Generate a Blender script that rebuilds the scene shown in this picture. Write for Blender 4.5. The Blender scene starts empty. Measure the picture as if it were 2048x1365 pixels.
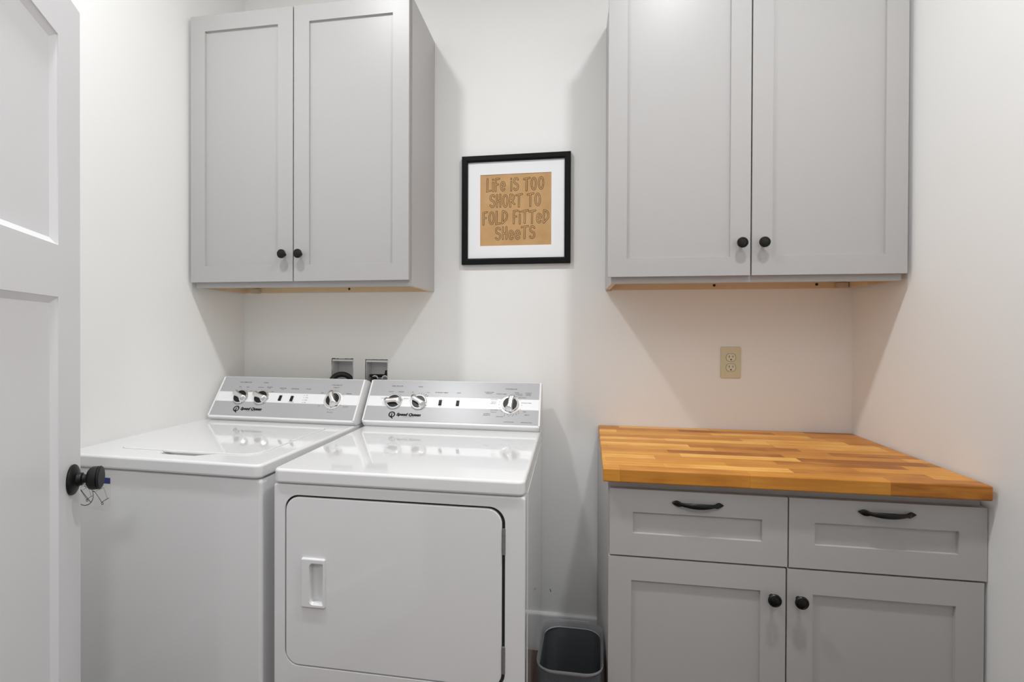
import bpy, bmesh, math, random
from mathutils import Vector, Matrix
C = bpy.context.scene.collection
sc = bpy.context.scene
PI = math.pi
R = math.radians

# ------------------------------------------------------------------ camera
cam_data = bpy.data.cameras.new('camera')
cam = bpy.data.objects.new('camera', cam_data); C.objects.link(cam)
cam_data.sensor_width = 36.0
cam_data.lens = 1026.59 / 2048 * 36.0
cam_data.shift_x = 52.46 / 2048
cam_data.shift_y = -19.546 / 2048
cam_data.clip_start = 0.02
yaw, pit, rol = R(9.47899), R(-0.3451), R(0.19376)
F = Vector((-math.sin(yaw) * math.cos(pit), math.cos(yaw) * math.cos(pit), math.sin(pit)))
Rt = Vector((math.cos(yaw), math.sin(yaw), 0)); Up = Rt.cross(F)
R2 = Rt * math.cos(rol) + Up * math.sin(rol); U2 = -Rt * math.sin(rol) + Up * math.cos(rol)
M = Matrix((R2, U2, -F)).transposed().to_4x4(); M.translation = Vector((0.08298, -2.07494, 1.29365))
cam.matrix_world = M
sc.camera = cam

# ------------------------------------------------------------------ world, lights, exposure
CEIL = 3.05
w = bpy.data.worlds.new('world'); sc.world = w; w.use_nodes = True
w.node_tree.nodes['Background'].inputs[0].default_value = (0.9, 0.95, 1, 1)
w.node_tree.nodes['Background'].inputs[1].default_value = 0.15

def disk_light(name, loc, size, power, color=(1, 1, 1), spread=180):
    l = bpy.data.lights.new(name, 'AREA'); l.shape = 'DISK'; l.size = size; l.energy = power
    l.color = color; l.spread = R(spread)
    o = bpy.data.objects.new(name, l); C.objects.link(o); o.location = loc
    return o
WARM = (0.965, 0.985, 1.0)
LAMPS = [(-0.83, -1.19), (0.56, -1.19)]
for x, y in LAMPS:
    disk_light('lamp', (x, y, CEIL - 0.012), 0.14, 13.6, WARM, 155)
disk_light('lamp', (0.1, -2.75, 2.43), 0.40, 15.5, (0.97, 0.985, 1.0))  # added hall fill, brightens the front-facing surfaces
sc.view_settings.view_transform = 'Standard'
sc.view_settings.look = 'None'
sc.view_settings.gamma = 1
sc.view_settings.use_curve_mapping = False
sc.view_settings.exposure = 0.0
sc.cycles.max_bounces = 14
sc.cycles.diffuse_bounces = 8

# ------------------------------------------------------------------ materials
def mat(name, col, rough=0.5, metal=0, spec=0.5, coat=0, coat_rough=0.05):
    m = bpy.data.materials.new(name); m.use_nodes = True
    b = m.node_tree.nodes['Principled BSDF']
    b.inputs['Base Color'].default_value = (*col, 1)
    b.inputs['Roughness'].default_value = rough
    b.inputs['Metallic'].default_value = metal
    b.inputs['Specular IOR Level'].default_value = spec
    b.inputs['Coat Weight'].default_value = coat
    b.inputs['Coat Roughness'].default_value = coat_rough
    return m
def bump(m, scale, strength, dist=0.001, detail=3):
    nt = m.node_tree; b = nt.nodes['Principled BSDF']
    tc = nt.nodes.new('ShaderNodeTexCoord'); n = nt.nodes.new('ShaderNodeTexNoise'); bp = nt.nodes.new('ShaderNodeBump')
    n.inputs['Scale'].default_value = scale; n.inputs['Detail'].default_value = detail
    bp.inputs['Strength'].default_value = strength; bp.inputs['Distance'].default_value = dist
    nt.links.new(tc.outputs['Object'], n.inputs['Vector']); nt.links.new(n.outputs['Fac'], bp.inputs['Height'])
    nt.links.new(bp.outputs['Normal'], b.inputs['Normal'])
    return m
M_wall = bump(mat('wall_paint', (0.84, 0.837, 0.826), 0.75, spec=0.25), 160, 0.12, 0.0006)
M_ceil = mat('ceiling_paint', (0.90, 0.90, 0.89), 0.8, spec=0.2)
M_trim = mat('white_trim_paint', (0.78, 0.78, 0.78), 0.35, spec=0.4)
M_door = bump(mat('white_door_paint', (0.80, 0.80, 0.815), 0.4, spec=0.4), 60, 0.05, 0.0005)
M_cab = bump(mat('grey_cabinet_paint', (0.455, 0.442, 0.437), 0.36, spec=0.45), 90, 0.04, 0.0004)
M_white = mat('white_enamel', (0.80, 0.80, 0.805), 0.08, spec=0.5, coat=0.6, coat_rough=0.03)
M_plast = mat('white_plastic', (0.80, 0.80, 0.80), 0.3)
M_grey = mat('grey_console_film', (0.42, 0.42, 0.43), 0.32, spec=0.5)
M_stripe = mat('white_console_stripe', (0.83, 0.83, 0.84), 0.32, spec=0.5)
M_black = mat('black_metal', (0.005, 0.005, 0.005), 0.30, spec=0.35)
M_blackm = mat('black_paint', (0.008, 0.008, 0.008), 0.42, spec=0.3)
M_frame = mat('black_frame_wood', (0.005, 0.005, 0.005), 0.5, spec=0.15)
M_gap = mat('painted_gap_shade', (0.02, 0.02, 0.02), 0.8)  # near-black colour standing in for the shade inside gaps
M_chrome = mat('brushed_chrome', (0.78, 0.78, 0.78), 0.22, metal=1.0)
M_steel = mat('hinge_steel', (0.25, 0.25, 0.25), 0.35, metal=0.4)
M_ink = mat('black_ink', (0.012, 0.012, 0.012), 0.6, spec=0.2)
M_inkgrey = mat('grey_ink', (0.09, 0.09, 0.09), 0.6, spec=0.2)
M_matw = mat('white_mat_board', (0.86, 0.86, 0.87), 0.8, spec=0.2)
M_beige = mat('ivory_plastic', (0.64, 0.60, 0.41), 0.4)
M_beige2 = mat('light_ivory_plastic', (0.68, 0.65, 0.50), 0.35)
M_slot = mat('dark_slot', (0.02, 0.014, 0.01), 0.7)
M_bin = bump(mat('grey_plastic', (0.085, 0.09, 0.10), 0.38, spec=0.45), 30, 0.05)
M_binrim = mat('light_grey_plastic', (0.27, 0.275, 0.285), 0.3)
M_rub = mat('black_rubber', (0.012, 0.012, 0.012), 0.45)
M_boxp = mat('grey_white_box_plastic', (0.72, 0.72, 0.72), 0.5)
M_blue = mat('blue_tape', (0.02, 0.03, 0.22), 0.5)
M_film = mat('clear_label_film', (0.785, 0.775, 0.76), 0.16)
M_lamp = mat('lamp_lens', (0.9, 0.9, 0.9), 0.5)

def ramp(nt, fac, stops):
    r = nt.nodes.new('ShaderNodeValToRGB')
    e = r.color_ramp.elements
    while len(e) < len(stops): e.new(0.5)
    for k, (p, c) in enumerate(stops): e[k].position = p; e[k].color = (*c, 1)
    nt.links.new(fac, r.inputs[0]); return r.outputs[0]
def math_node(nt, op, a, b=None):
    n = nt.nodes.new('ShaderNodeMath'); n.operation = op
    for k, v in enumerate((a, b)):
        if v is None: continue
        if isinstance(v, (int, float)): n.inputs[k].default_value = v
        else: nt.links.new(v, n.inputs[k])
    return n.outputs[0]
def staves(name, width, length, stops, grain, rough, axis='XY', seam=0.0012, seam_col=(0.25, 0.12, 0.03), coat=0.0):
    """strips of wood running along X, stacked along Y, every strip its own tone"""
    m = mat(name, (0.5, 0.3, 0.1), rough, coat=coat, coat_rough=0.15); nt = m.node_tree; b = nt.nodes['Principled BSDF']
    tc = nt.nodes.new('ShaderNodeTexCoord'); sp = nt.nodes.new('ShaderNodeSeparateXYZ'); nt.links.new(tc.outputs['Object'], sp.inputs[0])
    X, Y, Z = sp.outputs[0], sp.outputs[1], sp.outputs[2]
    if axis == 'YX': X, Y = Y, X
    yr = math_node(nt, 'DIVIDE', Y, width); row = math_node(nt, 'FLOOR', yr)
    wn = nt.nodes.new('ShaderNodeTexWhiteNoise'); wn.noise_dimensions = '1D'; nt.links.new(row, wn.inputs['W'])
    off = math_node(nt, 'MULTIPLY', wn.outputs[0], 7.3)
    xr = math_node(nt, 'ADD', math_node(nt, 'DIVIDE', X, length), off); col = math_node(nt, 'FLOOR', xr)
    cv = nt.nodes.new('ShaderNodeCombineXYZ'); nt.links.new(row, cv.inputs[0]); nt.links.new(col, cv.inputs[1])
    w2 = nt.nodes.new('ShaderNodeTexWhiteNoise'); w2.noise_dimensions = '2D'; nt.links.new(cv.outputs[0], w2.inputs['Vector'])
    # grain
    gv = nt.nodes.new('ShaderNodeCombineXYZ')
    nt.links.new(math_node(nt, 'ADD', math_node(nt, 'MULTIPLY', X, 5.0), math_node(nt, 'MULTIPLY', w2.outputs[0], 31.0)), gv.inputs[0])
    nt.links.new(math_node(nt, 'MULTIPLY', Y, 70.0), gv.inputs[1]); nt.links.new(math_node(nt, 'MULTIPLY', Z, 70.0), gv.inputs[2])
    ns = nt.nodes.new('ShaderNodeTexNoise'); ns.inputs['Scale'].default_value = 1.0; ns.inputs['Detail'].default_value = 6; ns.inputs['Roughness'].default_value = 0.6
    ns.inputs['Distortion'].default_value = 0.6
    nt.links.new(gv.outputs[0], ns.inputs['Vector'])
    bl = nt.nodes.new('ShaderNodeTexNoise'); bl.inputs['Scale'].default_value = 9.0; bl.inputs['Detail'].default_value = 2
    nt.links.new(tc.outputs['Object'], bl.inputs['Vector'])
    g = math_node(nt, 'MULTIPLY', math_node(nt, 'SUBTRACT', ns.outputs['Fac'], 0.5), grain)
    g = math_node(nt, 'ADD', g, math_node(nt, 'MULTIPLY', math_node(nt, 'SUBTRACT', bl.outputs['Fac'], 0.5), grain * 0.7))
    fac = math_node(nt, 'ADD', w2.outputs[0], g)
    c = ramp(nt, fac, stops)
    # seams
    fy = math_node(nt, 'FRACT', yr); fx = math_node(nt, 'FRACT', xr)
    s1 = math_node(nt, 'LESS_THAN', fy, seam / width); s2 = math_node(nt, 'LESS_THAN', fx, seam / length)
    s = math_node(nt, 'MAXIMUM', s1, s2)
    mx = nt.nodes.new('ShaderNodeMix'); mx.data_type = 'RGBA'
    nt.links.new(math_node(nt, 'MULTIPLY', s, 0.45), mx.inputs[0]); nt.links.new(c, mx.inputs[6]); mx.inputs[7].default_value = (*seam_col, 1)
    nt.links.new(mx.outputs[2], b.inputs['Base Color'])
    return m
M_butcher = staves('butcher_block', 0.043, 0.33,
                   [(0.0, (0.31, 0.100, 0.014)), (0.28, (0.50, 0.195, 0.028)), (0.68, (0.64, 0.280, 0.043)), (1.0, (0.82, 0.44, 0.105))], 0.95, 0.42)
M_butcher.node_tree.nodes['Principled BSDF'].inputs['Specular IOR Level'].default_value = 0.3
M_floor = staves('dark_wood_planks', 0.12, 1.1,
                 [(0.0, (0.035, 0.016, 0.009)), (0.5, (0.075, 0.034, 0.018)), (1.0, (0.13, 0.06, 0.03))], 0.6, 0.35, axis='YX', seam_col=(0.01, 0.006, 0.004))
M_birch = staves('raw_birch', 0.5, 2.0, [(0.0, (0.56, 0.42, 0.25)), (1.0, (0.68, 0.53, 0.35))], 0.9, 0.6, seam=0)
M_birchend = mat('pale_wood_block', (0.52, 0.45, 0.36), 0.7)

def kraft():
    m = mat('kraft_paper', (0.46, 0.29, 0.145), 0.85, spec=0.15); nt = m.node_tree; b = nt.nodes['Principled BSDF']
    tc = nt.nodes.new('ShaderNodeTexCoord'); n = nt.nodes.new('ShaderNodeTexNoise'); n.inputs['Scale'].default_value = 14; n.inputs['Detail'].default_value = 6
    nt.links.new(tc.outputs['Object'], n.inputs['Vector'])
    nt.links.new(ramp(nt, n.outputs['Fac'], [(0.3, (0.50, 0.30, 0.135)), (0.7, (0.60, 0.375, 0.185))]), b.inputs['Base Color'])
    return m
M_kraft = kraft()

# ------------------------------------------------------------------ mesh helpers
def merge(bm, src, matrix=None, mi=None):
    if matrix is not None: bmesh.ops.transform(src, matrix=matrix, verts=src.verts)
    if mi is not None:
        for f in src.faces: f.material_index = mi
    me = bpy.data.meshes.new('tmp'); src.to_mesh(me); src.free(); bm.from_mesh(me); bpy.data.meshes.remove(me)
    return bm
def boxbm(x0, x1, y0, y1, z0, z1, bev=0.0, seg=2):
    b = bmesh.new()
    vs = [b.verts.new((x, y, z)) for x in (x0, x1) for y in (y0, y1) for z in (z0, z1)]
    for q in ((0, 1, 3, 2), (4, 6, 7, 5), (0, 4, 5, 1), (2, 3, 7, 6), (0, 2, 6, 4), (1, 5, 7, 3)): b.faces.new([vs[k] for k in q])
    bmesh.ops.recalc_face_normals(b, faces=b.faces)
    if bev: bmesh.ops.bevel(b, geom=list(b.edges), offset=bev, segments=seg, profile=0.5, affect='EDGES')
    return b
def add_box(bm, x0, x1, y0, y1, z0, z1, bev=0.0, seg=2, mi=0):
    return merge(bm, boxbm(x0, x1, y0, y1, z0, z1, bev, seg), mi=mi)
def prism(poly, a0, a1, axis='y', bev=0.0, seg=2, only_front=False):
    """poly: 2D points; axis y -> (x,z), axis z -> (x,y), axis x -> (y,z)"""
    b = bmesh.new()
    def P(p, a): return {'y': (p[0], a, p[1]), 'z': (p[0], p[1], a), 'x': (a, p[0], p[1])}[axis]
    v0 = [b.verts.new(P(p, a0)) for p in poly]; v1 = [b.verts.new(P(p, a1)) for p in poly]
    n = len(poly)
    b.faces.new(v0); b.faces.new(list(reversed(v1)))
    for k in range(n): b.faces.new((v0[k], v0[(k + 1) % n], v1[(k + 1) % n], v1[k]))
    bmesh.ops.recalc_face_normals(b, faces=b.faces)
    if bev:
        s0 = set(v0); s1 = set(v1)
        ed = [e for e in b.edges if (e.verts[0] in s0 and e.verts[1] in s0) or (not only_front and e.verts[0] in s1 and e.verts[1] in s1)]
        bmesh.ops.bevel(b, geom=ed, offset=bev, segments=seg, profile=0.5, affect='EDGES')
    return b
def rr(x0, x1, y0, y1, r, n=6):
    """rounded rectangle; r is one radius or four (bl, br, tr, tl)"""
    if isinstance(r, (int, float)): r = (r,) * 4
    out = []
    for (cx, cy, sx, sy, a0, q) in ((x0, y0, 1, 1, PI, r[0]), (x1, y0, -1, 1, 1.5 * PI, r[1]), (x1, y1, -1, -1, 0, r[2]), (x0, y1, 1, -1, 0.5 * PI, r[3])):
        if q <= 0: out.append((cx, cy)); continue
        for k in range(n + 1):
            a = a0 + k / n * PI / 2
            out.append((cx + sx * q + q * math.cos(a), cy + sy * q + q * math.sin(a)))
    return out
def lathe(prof, n=32):
    """profile of (r, z) turned round z"""
    b = bmesh.new(); rings = []
    for r, z in prof:
        if r < 1e-6: rings.append([b.verts.new((0, 0, z))])
        else: rings.append([b.verts.new((r * math.cos(2 * PI * k / n), r * math.sin(2 * PI * k / n), z)) for k in range(n)])
    for a, c in zip(rings, rings[1:]):
        for k in range(n):
            l = (k + 1) % n
            if len(a) == 1 and len(c) == 1: continue
            if len(a) == 1: b.faces.new((a[0], c[l], c[k]))
            elif len(c) == 1: b.faces.new((a[k], a[l], c[0]))
            else: b.faces.new((a[k], a[l], c[l], c[k]))
    for e in (rings[0], rings[-1]):
        if len(e) > 1: b.faces.new(e)
    bmesh.ops.recalc_face_normals(b, faces=b.faces)
    return b
def loft(rings, cap=True):
    b = bmesh.new(); vr = [[b.verts.new(p) for p in r] for r in rings]; n = len(rings[0])
    for a, c in zip(vr, vr[1:]):
        for k in range(n): b.faces.new((a[k], a[(k + 1) % n], c[(k + 1) % n], c[k]))
    if cap: b.faces.new(vr[0]); b.faces.new(list(reversed(vr[-1])))
    bmesh.ops.recalc_face_normals(b, faces=b.faces)
    return b
def tube(pts, r, n=12, closed=False):
    pts = [Vector(p) for p in pts]; rings = []
    up = Vector((0.13, 0.9, 0.31)).normalized()
    for k, p in enumerate(pts):
        t = (pts[min(k + 1, len(pts) - 1)] - pts[max(k - 1, 0)]).normalized()
        s = t.cross(up).normalized(); u = s.cross(t)
        rad = r[k] if isinstance(r, (list, tuple)) else r
        rings.append([p + s * rad * math.cos(2 * PI * j / n) + u * rad * math.sin(2 * PI * j / n) for j in range(n)])
    return loft(rings)
def frame_matrix(o, x, y, z):
    m = Matrix((x, y, z)).transposed().to_4x4(); m.translation = o; return m
FACE_Y = Matrix(((1, 0, 0, 0), (0, 0, -1, 0), (0, 1, 0, 0), (0, 0, 0, 1)))    # local z -> world -y, local y -> world z
def at_face(x, y, z): m = FACE_Y.copy(); m.translation = (x, y, z); return m

def obj(name, bm, mats, parent=None, smooth=35):
    if not isinstance(mats, (list, tuple)): mats = [mats]
    base = Vector((0, 0, 0))
    root = parent
    while root is not None and root.parent is not None: root = root.parent
    if root is not None and root.type == 'EMPTY' and not root.get('_local'): base = root.location.copy()
    if root is not None and base.length: bmesh.ops.translate(bm, vec=-base, verts=bm.verts)
    me = bpy.data.meshes.new(name); bm.to_mesh(me); bm.free()
    for m in mats: me.materials.append(m)
    o = bpy.data.objects.new(name, me); C.objects.link(o)
    if smooth:
        me.shade_smooth(); me.set_sharp_from_angle(angle=R(smooth))
        md = o.modifiers.new('weighted_normal', 'WEIGHTED_NORMAL'); md.keep_sharp = True; md.weight = 80
    if parent: o.parent = parent
    return o
LOCALS = []
def thing(name, label, cat, loc, group=None, rz=0, local=False):
    o = bpy.data.objects.new(name, None); C.objects.link(o); o.location = loc; o.rotation_euler = (0, 0, rz)
    o.empty_display_size = 0.1
    o['label'] = label; o['category'] = cat
    if group: o['group'] = group
    if local: o['_local'] = 1; LOCALS.append(o)
    return o
def tag(o, label, cat, group=None):
    o['label'] = label; o['category'] = cat
    if group: o['group'] = group
    return o
def struct(name, bm, m, parent=None):
    o = obj(name, bm, m, parent)
    if not parent: o['kind'] = 'structure'
    return o
def cut(o, bm):
    """carve the shape bm out of object o"""
    me = bpy.data.meshes.new('cutter'); bm.to_mesh(me); bm.free()
    k = bpy.data.objects.new('cutter', me); C.objects.link(k)
    if o.parent:
        root = o.parent
        while root.parent: root = root.parent
        if not root.get('_local'): k.location = -root.location
    k.parent = o.parent
    o.modifiers.clear()
    md = o.modifiers.new('cut', 'BOOLEAN'); md.operation = 'DIFFERENCE'; md.object = k; md.solver = 'EXACT'
    bpy.context.view_layer.update()
    dg = bpy.context.evaluated_depsgraph_get()
    new = bpy.data.meshes.new_from_object(o.evaluated_get(dg))
    o.modifiers.clear(); old = o.data; nm = old.name; o.data = new
    bpy.data.meshes.remove(old); new.name = nm
    bpy.data.objects.remove(k); bpy.data.meshes.remove(me)
    new.shade_smooth(); new.set_sharp_from_angle(angle=R(35))
    md = o.modifiers.new('weighted_normal', 'WEIGHTED_NORMAL'); md.keep_sharp = True; md.weight = 80
    return o
def text_bm(body, size, shear=0.0, bold=0.0, extrude=0.0, align='CENTER', xs=1.0):
    cu = bpy.data.curves.new('t', 'FONT'); cu.body = body; cu.size = size; cu.shear = shear; cu.offset = bold; cu.extrude = extrude
    cu.align_x = align; cu.align_y = 'CENTER'; cu.resolution_u = 3
    o = bpy.data.objects.new('t', cu); C.objects.link(o)
    bpy.context.view_layer.update()
    me = bpy.data.meshes.new_from_object(o.evaluated_get(bpy.context.evaluated_depsgraph_get()))
    b = bmesh.new(); b.from_mesh(me)
    if xs != 1.0: bmesh.ops.scale(b, vec=(xs, 1, 1), verts=b.verts)
    bpy.data.meshes.remove(me); bpy.data.objects.remove(o); bpy.data.curves.remove(cu)
    return b
def stroke_bm(pts, r, z=0.0, n=10, th=0.0):
    """flat round-ended pen stroke in the xy plane: mitred ribbon plus two half-round caps just below it"""
    b = bmesh.new(); P = [Vector((p[0], p[1])) for p in pts]
    P = [p for k, p in enumerate(P) if k == 0 or (p - P[k - 1]).length > 1e-7]
    if len(P) == 1:
        b.faces.new([b.verts.new((P[0].x + r * math.cos(2 * PI * k / n), P[0].y + r * math.sin(2 * PI * k / n), z)) for k in range(n)]); return b
    closed = len(P) > 3 and (P[0] - P[-1]).length < 1e-6
    if closed: P = P[:-1]
    m = len(P); nor = []
    for k in range(m):
        if closed: a, c = (P[k] - P[k - 1]).normalized(), (P[(k + 1) % m] - P[k]).normalized()
        else: a = (P[k] - P[max(k - 1, 0)]); c = (P[min(k + 1, m - 1)] - P[k]); a, c = (a or c).normalized() if a.length else c.normalized(), c.normalized() if c.length else a.normalized()
        na, nc = Vector((-a.y, a.x)), Vector((-c.y, c.x)); q = (na + nc)
        q = q.normalized() if q.length > 1e-6 else na
        nor.append(q / max(0.45, q.dot(na)))
    L = [b.verts.new((*(p + q * r), z)) for p, q in zip(P, nor)]; Rr = [b.verts.new((*(p - q * r), z)) for p, q in zip(P, nor)]
    for k in range(m if closed else m - 1):
        l = (k + 1) % m
        b.faces.new((Rr[k], Rr[l], L[l], L[k]))
    if not closed:
        for p, q in ((P[0], nor[0]), (P[-1], -nor[-1])):
            a0 = math.atan2(q.y, q.x)
            b.faces.new([b.verts.new((p.x + r * math.cos(a0 + PI * k / n), p.y + r * math.sin(a0 + PI * k / n), z)) for k in range(n + 1)])
    return b
def rect_ring(o, i, y0, y1):
    """flat rectangular ring in the xz plane; o, i = (x0, x1, z0, z1)"""
    b = bmesh.new(); C4 = lambda q, y: [b.verts.new(p) for p in ((q[0], y, q[2]), (q[1], y, q[2]), (q[1], y, q[3]), (q[0], y, q[3]))]
    A, B_, D, E = C4(o, y0), C4(i, y0), C4(i, y1), C4(o, y1)
    for a, c in ((A, B_), (B_, D), (D, E), (E, A)):
        for k in range(4): b.faces.new((a[k], a[(k + 1) % 4], c[(k + 1) % 4], c[k]))
    bmesh.ops.recalc_face_normals(b, faces=b.faces)
    return b

# ================================================================== SETTING
XL0, SL = -1.350, 0.058      # left wall: x at the back corner and how it opens towards the front
XR0, SR = 1.098, 0.020
YF = -1.83                   # inside of the front wall
def wall_poly(name, poly, z0, z1, m): return struct(name, prism(poly, z0, z1, 'z'), m)
yb = -3.6
struct('floor', boxbm(-1.75, 1.75, yb - 0.1, 0.25, -0.05, 0), M_floor)
struct('ceiling', boxbm(-1.75, 1.45, YF - 0.115, 0.25, CEIL, CEIL + 0.05), M_ceil)
wall_poly('wall_left', [(XL0, 0.0), (XL0 + SL * YF, YF), (XL0 + SL * YF - 0.12, YF), (XL0 - 0.12, 0.0)], 0, CEIL, M_wall)
wall_poly('wall_right', [(XR0, 0.0), (XR0 - SR * YF, YF), (XR0 - SR * YF + 0.12, YF), (XR0 + 0.12, 0.0)], 0, CEIL, M_wall)
HOLES = [(-0.9345, -0.8395, 0.95, 1.1575), (-0.7815, -0.6845, 0.95, 1.1555)]
wb = struct('wall_back', boxbm(XL0 - 0.12, XR0 + 0.12, 0, 0.14, 0, CEIL), M_wall)
for x0, x1, z0, z1 in HOLES:
    random.seed(int(x1 * 1000))
    def rag(a, b, fx, n=14, amp=0.0012): return [fx(a + (b - a) * k / n, random.uniform(-amp, amp)) for k in range(n)]
    big = 1.0 if x0 < -0.9 else 0.35
    g = 0.0035
    poly = rag(x0 - g, x1 + 0.001, lambda t, e: (t, z0)) + rag(z0, z1 + g, lambda t, e: (x1 + 0.001 + e * 0.4, t)) + \
        rag(x1 + 0.001, x0 - g, lambda t, e: (t, z1 + g + e * big)) + rag(z1 + g, z0, lambda t, e: (x0 - g + e * big, t))
    cut(wb, prism(poly, -0.05, 0.10, 'y'))
# two small scuffs on the back wall
b = bmesh.new(); merge(b, stroke_bm([(0, 0), (0.002, -0.004), (0.004, -0.009)], 0.0012), at_face(0.002, -0.0006, 0.243))
obj('scuff_mark', b, M_slot, wb)
# front wall with the doorway the photograph is taken through
DX0, DX1, DH = -0.598, 0.345, 2.045
b = bmesh.new()
add_box(b, -1.75, DX0 - 0.02, YF - 0.115, YF, 0, CEIL); add_box(b, DX1, 1.45, YF - 0.115, YF, 0, CEIL); add_box(b, DX0 - 0.02, DX1, YF - 0.115, YF, DH, CEIL)
struct('wall_front', b, M_wall)
b = bmesh.new()
add_box(b, DX1 + 0.004, DX1 + 0.085, YF, YF + 0.016, 0, DH + 0.085, 0.002); add_box(b, DX0 - 0.10, DX0 - 0.024, YF, YF + 0.016, 0, DH + 0.085, 0.002)
add_box(b, DX0 - 0.024, DX1 + 0.004, YF, YF + 0.016, DH + 0.004, DH + 0.085, 0.002)
struct('trim_1', b, M_trim)
# hallway behind the camera
struct('wall_hall_left', boxbm(-1.75, -1.63, yb, YF - 0.115, 0, 2.44), M_wall)
struct('wall_hall_right', boxbm(1.63, 1.75, yb, YF - 0.115, 0, 2.44), M_wall)
struct('wall_hall_back', boxbm(-1.75, 1.75, yb - 0.1, yb, 0, 2.44), M_wall)
struct('ceiling_hall', boxbm(-1.75, 1.75, yb - 0.1, YF - 0.115, 2.44, 2.49), M_ceil)
def baseboard(name, ax, ay, bx, by, side):
    d = Vector((bx - ax, by - ay, 0)); L = d.length; d.normalize(); n = Vector((-d.y, d.x, 0)) * side
    b = bmesh.new(); merge(b, prism([(0, 0), (0.015, 0), (0.015, 0.139), (0.010, 0.147), (0.006, 0.151), (0, 0.151)], 0, L, 'x'))
    # prism axis x: points are (y,z) -> y is thickness
    return struct(name, merge(bmesh.new(), b, frame_matrix(Vector((ax, ay, 0)), d, n, Vector((0, 0, 1)))), M_trim)
baseboard('baseboard_back', XL0, 0, XR0, 0, -1)
baseboard('baseboard_left', XL0 + SL * YF, YF, XL0 + SL * -0.02, -0.02, -1)
baseboard('baseboard_right', XR0 - SR * YF, YF, XR0 + 0.014, -0.70, 1)

# ------------------------------------------------------------------ open door at the left
E0 = Vector((-1.0592, -1.0389, 0)); dd = Vector((math.sin(R(30.4)), -math.cos(R(30.4)), 0)); dn = Vector((math.cos(R(30.4)), math.sin(R(30.4)), 0))
DOOR = frame_matrix(E0, dd, Vector((0, 0, 1)), dn)      # local x along the door from the latch edge, y up, z out of the face
def shaker_face(w, h, t, openings, depth, slope=0.0):
    """slab in local xy with recessed rectangular panels; front at z=0, back at z=-t"""
    b = bmesh.new()
    xs = sorted({0, w, *[o[0] for o in openings], *[o[1] for o in openings]}); ys = sorted({0, h, *[o[2] for o in openings], *[o[3] for o in openings]})
    def inop(x, y): return any(o[0] < x < o[1] and o[2] < y < o[3] for o in openings)
    for a, c in zip(xs, xs[1:]):
        for e, f in zip(ys, ys[1:]):
            if not inop((a + c) / 2, (e + f) / 2): b.faces.new([b.verts.new(p) for p in ((a, e, 0), (c, e, 0), (c, f, 0), (a, f, 0))])
    for x0, x1, y0, y1 in openings:
        o = [(x0, y0), (x1, y0), (x1, y1), (x0, y1)]; i = [(x0 + slope, y0 + slope), (x1 - slope, y0 + slope), (x1 - slope, y1 - slope), (x0 + slope, y1 - slope)]
        for k in range(4):
            l = (k + 1) % 4
            b.faces.new([b.verts.new(p) for p in ((*o[k], 0), (*o[l], 0), (*i[l], -depth), (*i[k], -depth))])
        b.faces.new([b.verts.new((*p, -depth)) for p in i])
    q = [(0, 0), (w, 0), (w, h), (0, h)]
    for k in range(4):
        l = (k + 1) % 4
        b.faces.new([b.verts.new(p) for p in ((*q[k], 0), (*q[k], -t), (*q[l], -t), (*q[l], 0))])
    b.faces.new([b.verts.new((*p, -t)) for p in reversed(q)])
    bmesh.ops.remove_doubles(b, verts=b.verts, dist=1e-5)
    bmesh.ops.recalc_face_normals(b, faces=b.faces)
    return b
DW = 0.905
ops = [(0.122, DW - 0.122, 1.468, 1.917), (0.122, DW - 0.122, 0.86 - 0.59, 1.3575)]
slab = shaker_face(DW, 2.022, 0.035, [(o[0], o[1], o[2] - 0.008, o[3] - 0.008) for o in ops], 0.011)
bmesh.ops.translate(slab, vec=(0, 0.008, 0), verts=slab.verts)
door = struct('door_1', merge(bmesh.new(), slab, DOOR), M_door)
def rim(bm, x0, x1, y0, y1, wd, z0, z1):
    """stepped sticking round the inside of a panel opening"""
    o = [(x0, y0), (x1, y0), (x1, y1), (x0, y1)]; i = [(x0 + wd, y0 + wd), (x1 - wd, y0 + wd), (x1 - wd, y1 - wd), (x0 + wd, y1 - wd)]
    for k in range(4):
        l = (k + 1) % 4
        bm.faces.new([bm.verts.new(p) for p in ((*o[k], z1), (*o[l], z1), (*i[l], z0), (*i[k], z0))])
for o in ops:
    b = bmesh.new(); rim(b, o[0], o[1], o[2], o[3], 0.0145, -0.0114, -0.0020)
    obj('panel_moulding', merge(bmesh.new(), b, DOOR), M_door, door)
KM = DOOR @ Matrix.Translation((0.052, 0.9465, 0))
b = lathe([(0, 0), (0.0335, 0), (0.0345, 0.003), (0.033, 0.006), (0.028, 0.009), (0.017, 0.0125), (0.0145, 0.017), (0.0145, 0.020), (0, 0.020)], 48)
ros = obj('rosette', merge(bmesh.new(), b, KM), M_blackm, door)
b = lathe([(0, 0.018), (0.0125, 0.018), (0.0130, 0.0205), (0.0105, 0.0220), (0.0095, 0.027), (0.0105, 0.032), (0, 0.032)], 32)
obj('neck', merge(bmesh.new(), b, KM), M_blackm, door)
b = lathe([(0, 0.030), (0.012, 0.030), (0.020, 0.0318), (0.0245, 0.0352), (0.0262, 0.0400), (0.0262, 0.0502), (0.0248, 0.0513), (0.0262, 0.0524), (0.0262, 0.0543), (0.0235, 0.0566), (0, 0.0568)], 48)
obj('door_knob', merge(bmesh.new(), b, KM), M_blackm, door)

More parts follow.
